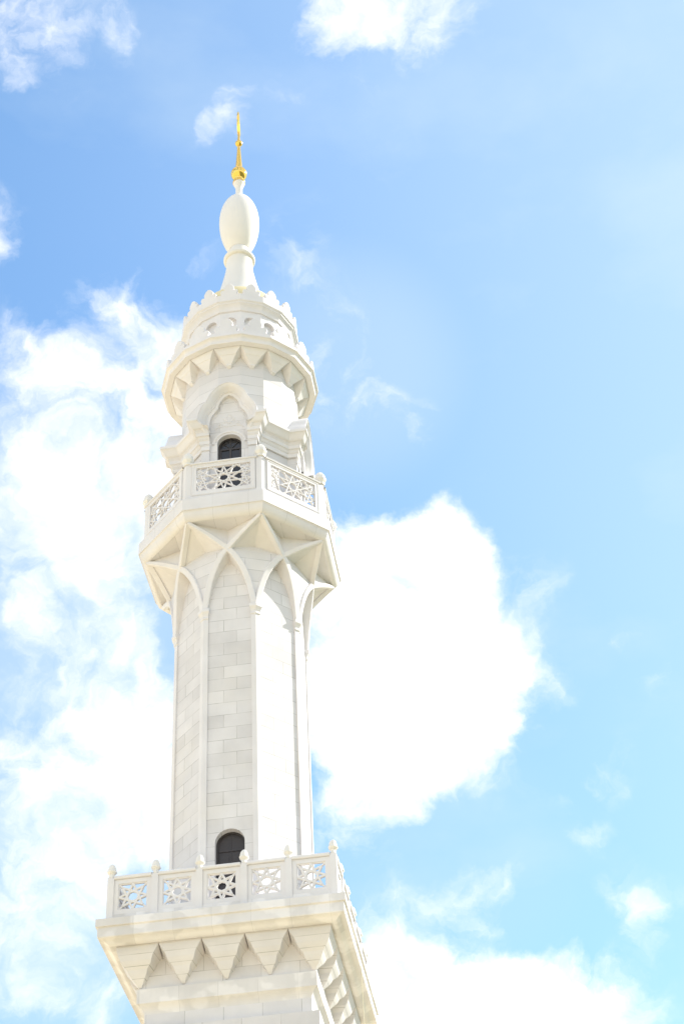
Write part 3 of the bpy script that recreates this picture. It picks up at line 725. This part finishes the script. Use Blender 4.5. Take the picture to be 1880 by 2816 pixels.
b.ngon(16, [(1.6, 46.55), (1.71, 46.55), (1.735, 46.56)] + curve2((1.74, 46.57), (1.75, 46.70), (1.84, 46.78), 4) + [(1.865, 46.80), (1.865, 46.84), (1.90, 46.87), (1.918, 46.89), (1.918, 47.035), (1.91, 47.045), (1.2, 47.05)], False, False)
uc = obj('upper_cornice', b, M['trim'], root)
ap2 = 1.905
me = merlon(.292, 2*ap2*tan(pi/16), ap2, 47.04, .70, .11).mesh('merlon'); me.materials.append(M['trim'])
for k in range(16): link('merlon', me, uc, (0, 0, 0), k*pi/8)

# --- dome, spire and finial
b = MB(); b.lathe([(1.62, 47.04)] + [(1.62*cos(rad(t)), 47.30 + 1.60*sin(rad(t))) for t in range(0, 90, 5)] + [(0, 48.9)], 64)
dome = obj('dome', b, M['cream'], root); shade(dome)
def spire_part(name, prof, mat, parent, n=64):
    b = MB(); b.lathe(prof, n); o = obj(name, b, M[mat], parent); shade(o, 50); return o
sb = spire_part('spire_base', [(.90, 48.70), (.80, 48.95), (.70, 49.30), (.61, 49.70), (.545, 50.05), (.49, 50.35), (.462, 50.60), (.458, 50.95), (.458, 51.05)], 'plaster', root)
spire_part('ring_moulding', [(.40, 50.97), (.46, 50.97)] + [(.46 + .095*cos(rad(t)), 51.075 + .105*sin(rad(t))) for t in range(-80, 90, 16)] + [(.44, 51.18), (.33, 51.19)], 'plaster', sb)
bulb = [(.30, 51.60), (.355, 51.605)] + [(.71*sqrt(1 - ((z - 53.12)/(1.74 if z < 53.12 else 1.475))**2), z) for z in [51.65 + 2.83*i/30 for i in range(31)]] + [(.25, 54.50), (.10, 54.51)]
spire_part('collar', [(.30, 51.14), (.345, 51.17), (.345, 51.60), (.335, 51.615), (.25, 51.62)], 'plaster', sb)
bo = spire_part('bulb', bulb, 'plaster', root)
spire_part('neck', [(.24, 54.495), (.262, 54.505), (.262, 54.53), (.245, 54.545), (.17, 54.56), (.14, 54.62), (.125, 54.80), (.12, 55.0), (.128, 55.12), (.155, 55.23), (.19, 55.31), (.205, 55.38), (.20, 55.43), (.10, 55.45)], 'plaster', bo)
fin = spire_part('gilded_finial', [(.10, 55.40), (.222, 55.405), (.228, 55.44), (.222, 55.50), (.17, 55.56), (.14, 55.62), (.16, 55.665)] + [(.296*cos(rad(t)), 55.96 + .30*sin(rad(t))) for t in range(-66, 64, 6)] + [(.135, 56.24), (.14, 56.27), (.13, 56.31), (.128, 56.40), (.10, 56.8), (.075, 57.25), (.06, 57.62), (.05, 57.66)], 'gold', root)
spire_part('small_ball', [(.04, 57.64)] + [(.137*cos(rad(t)), 57.80 + .135*sin(rad(t))) for t in range(-75, 80, 10)] + [(.05, 57.94), (.055, 57.97), (.04, 58.2), (.032, 58.5), (.02, 58.56)], 'gold', fin)
b = MB(); n = 40; rings = []
for i in range(n + 1):
    th = rad(62 + (360-124 + 0)*0) if False else None
    t = i/n; ang = rad(90 + 24 + t*(360 - 48))
    Ro, cz = .50, 58.97
    o = Vector((Ro*cos(ang), cz + Ro*sin(ang)))
    w = .012 + .125*sin(pi*t)**.9
    c = Vector((cos(ang), sin(ang))); i_ = o - c*w; m = (o + i_)/2; hx = .015 + .045*sin(pi*t)
    rings.append([(0.0, o.x, o.y), (hx, m.x, m.y), (0.0, i_.x, i_.y), (-hx, m.x, m.y)])
b.loft(rings, True, True, True)
cr = obj('crescent', b, M['gold'], fin, rotz=rad(8))

# thin cable hanging from the balcony's right-hand edge
b = MB(); b.tube([(3.0, -.19, 23.52), (3.0, -.19, 12.0), (3.0, -.195, .02)], .008)
obj('cable', b, M['steel'], root)
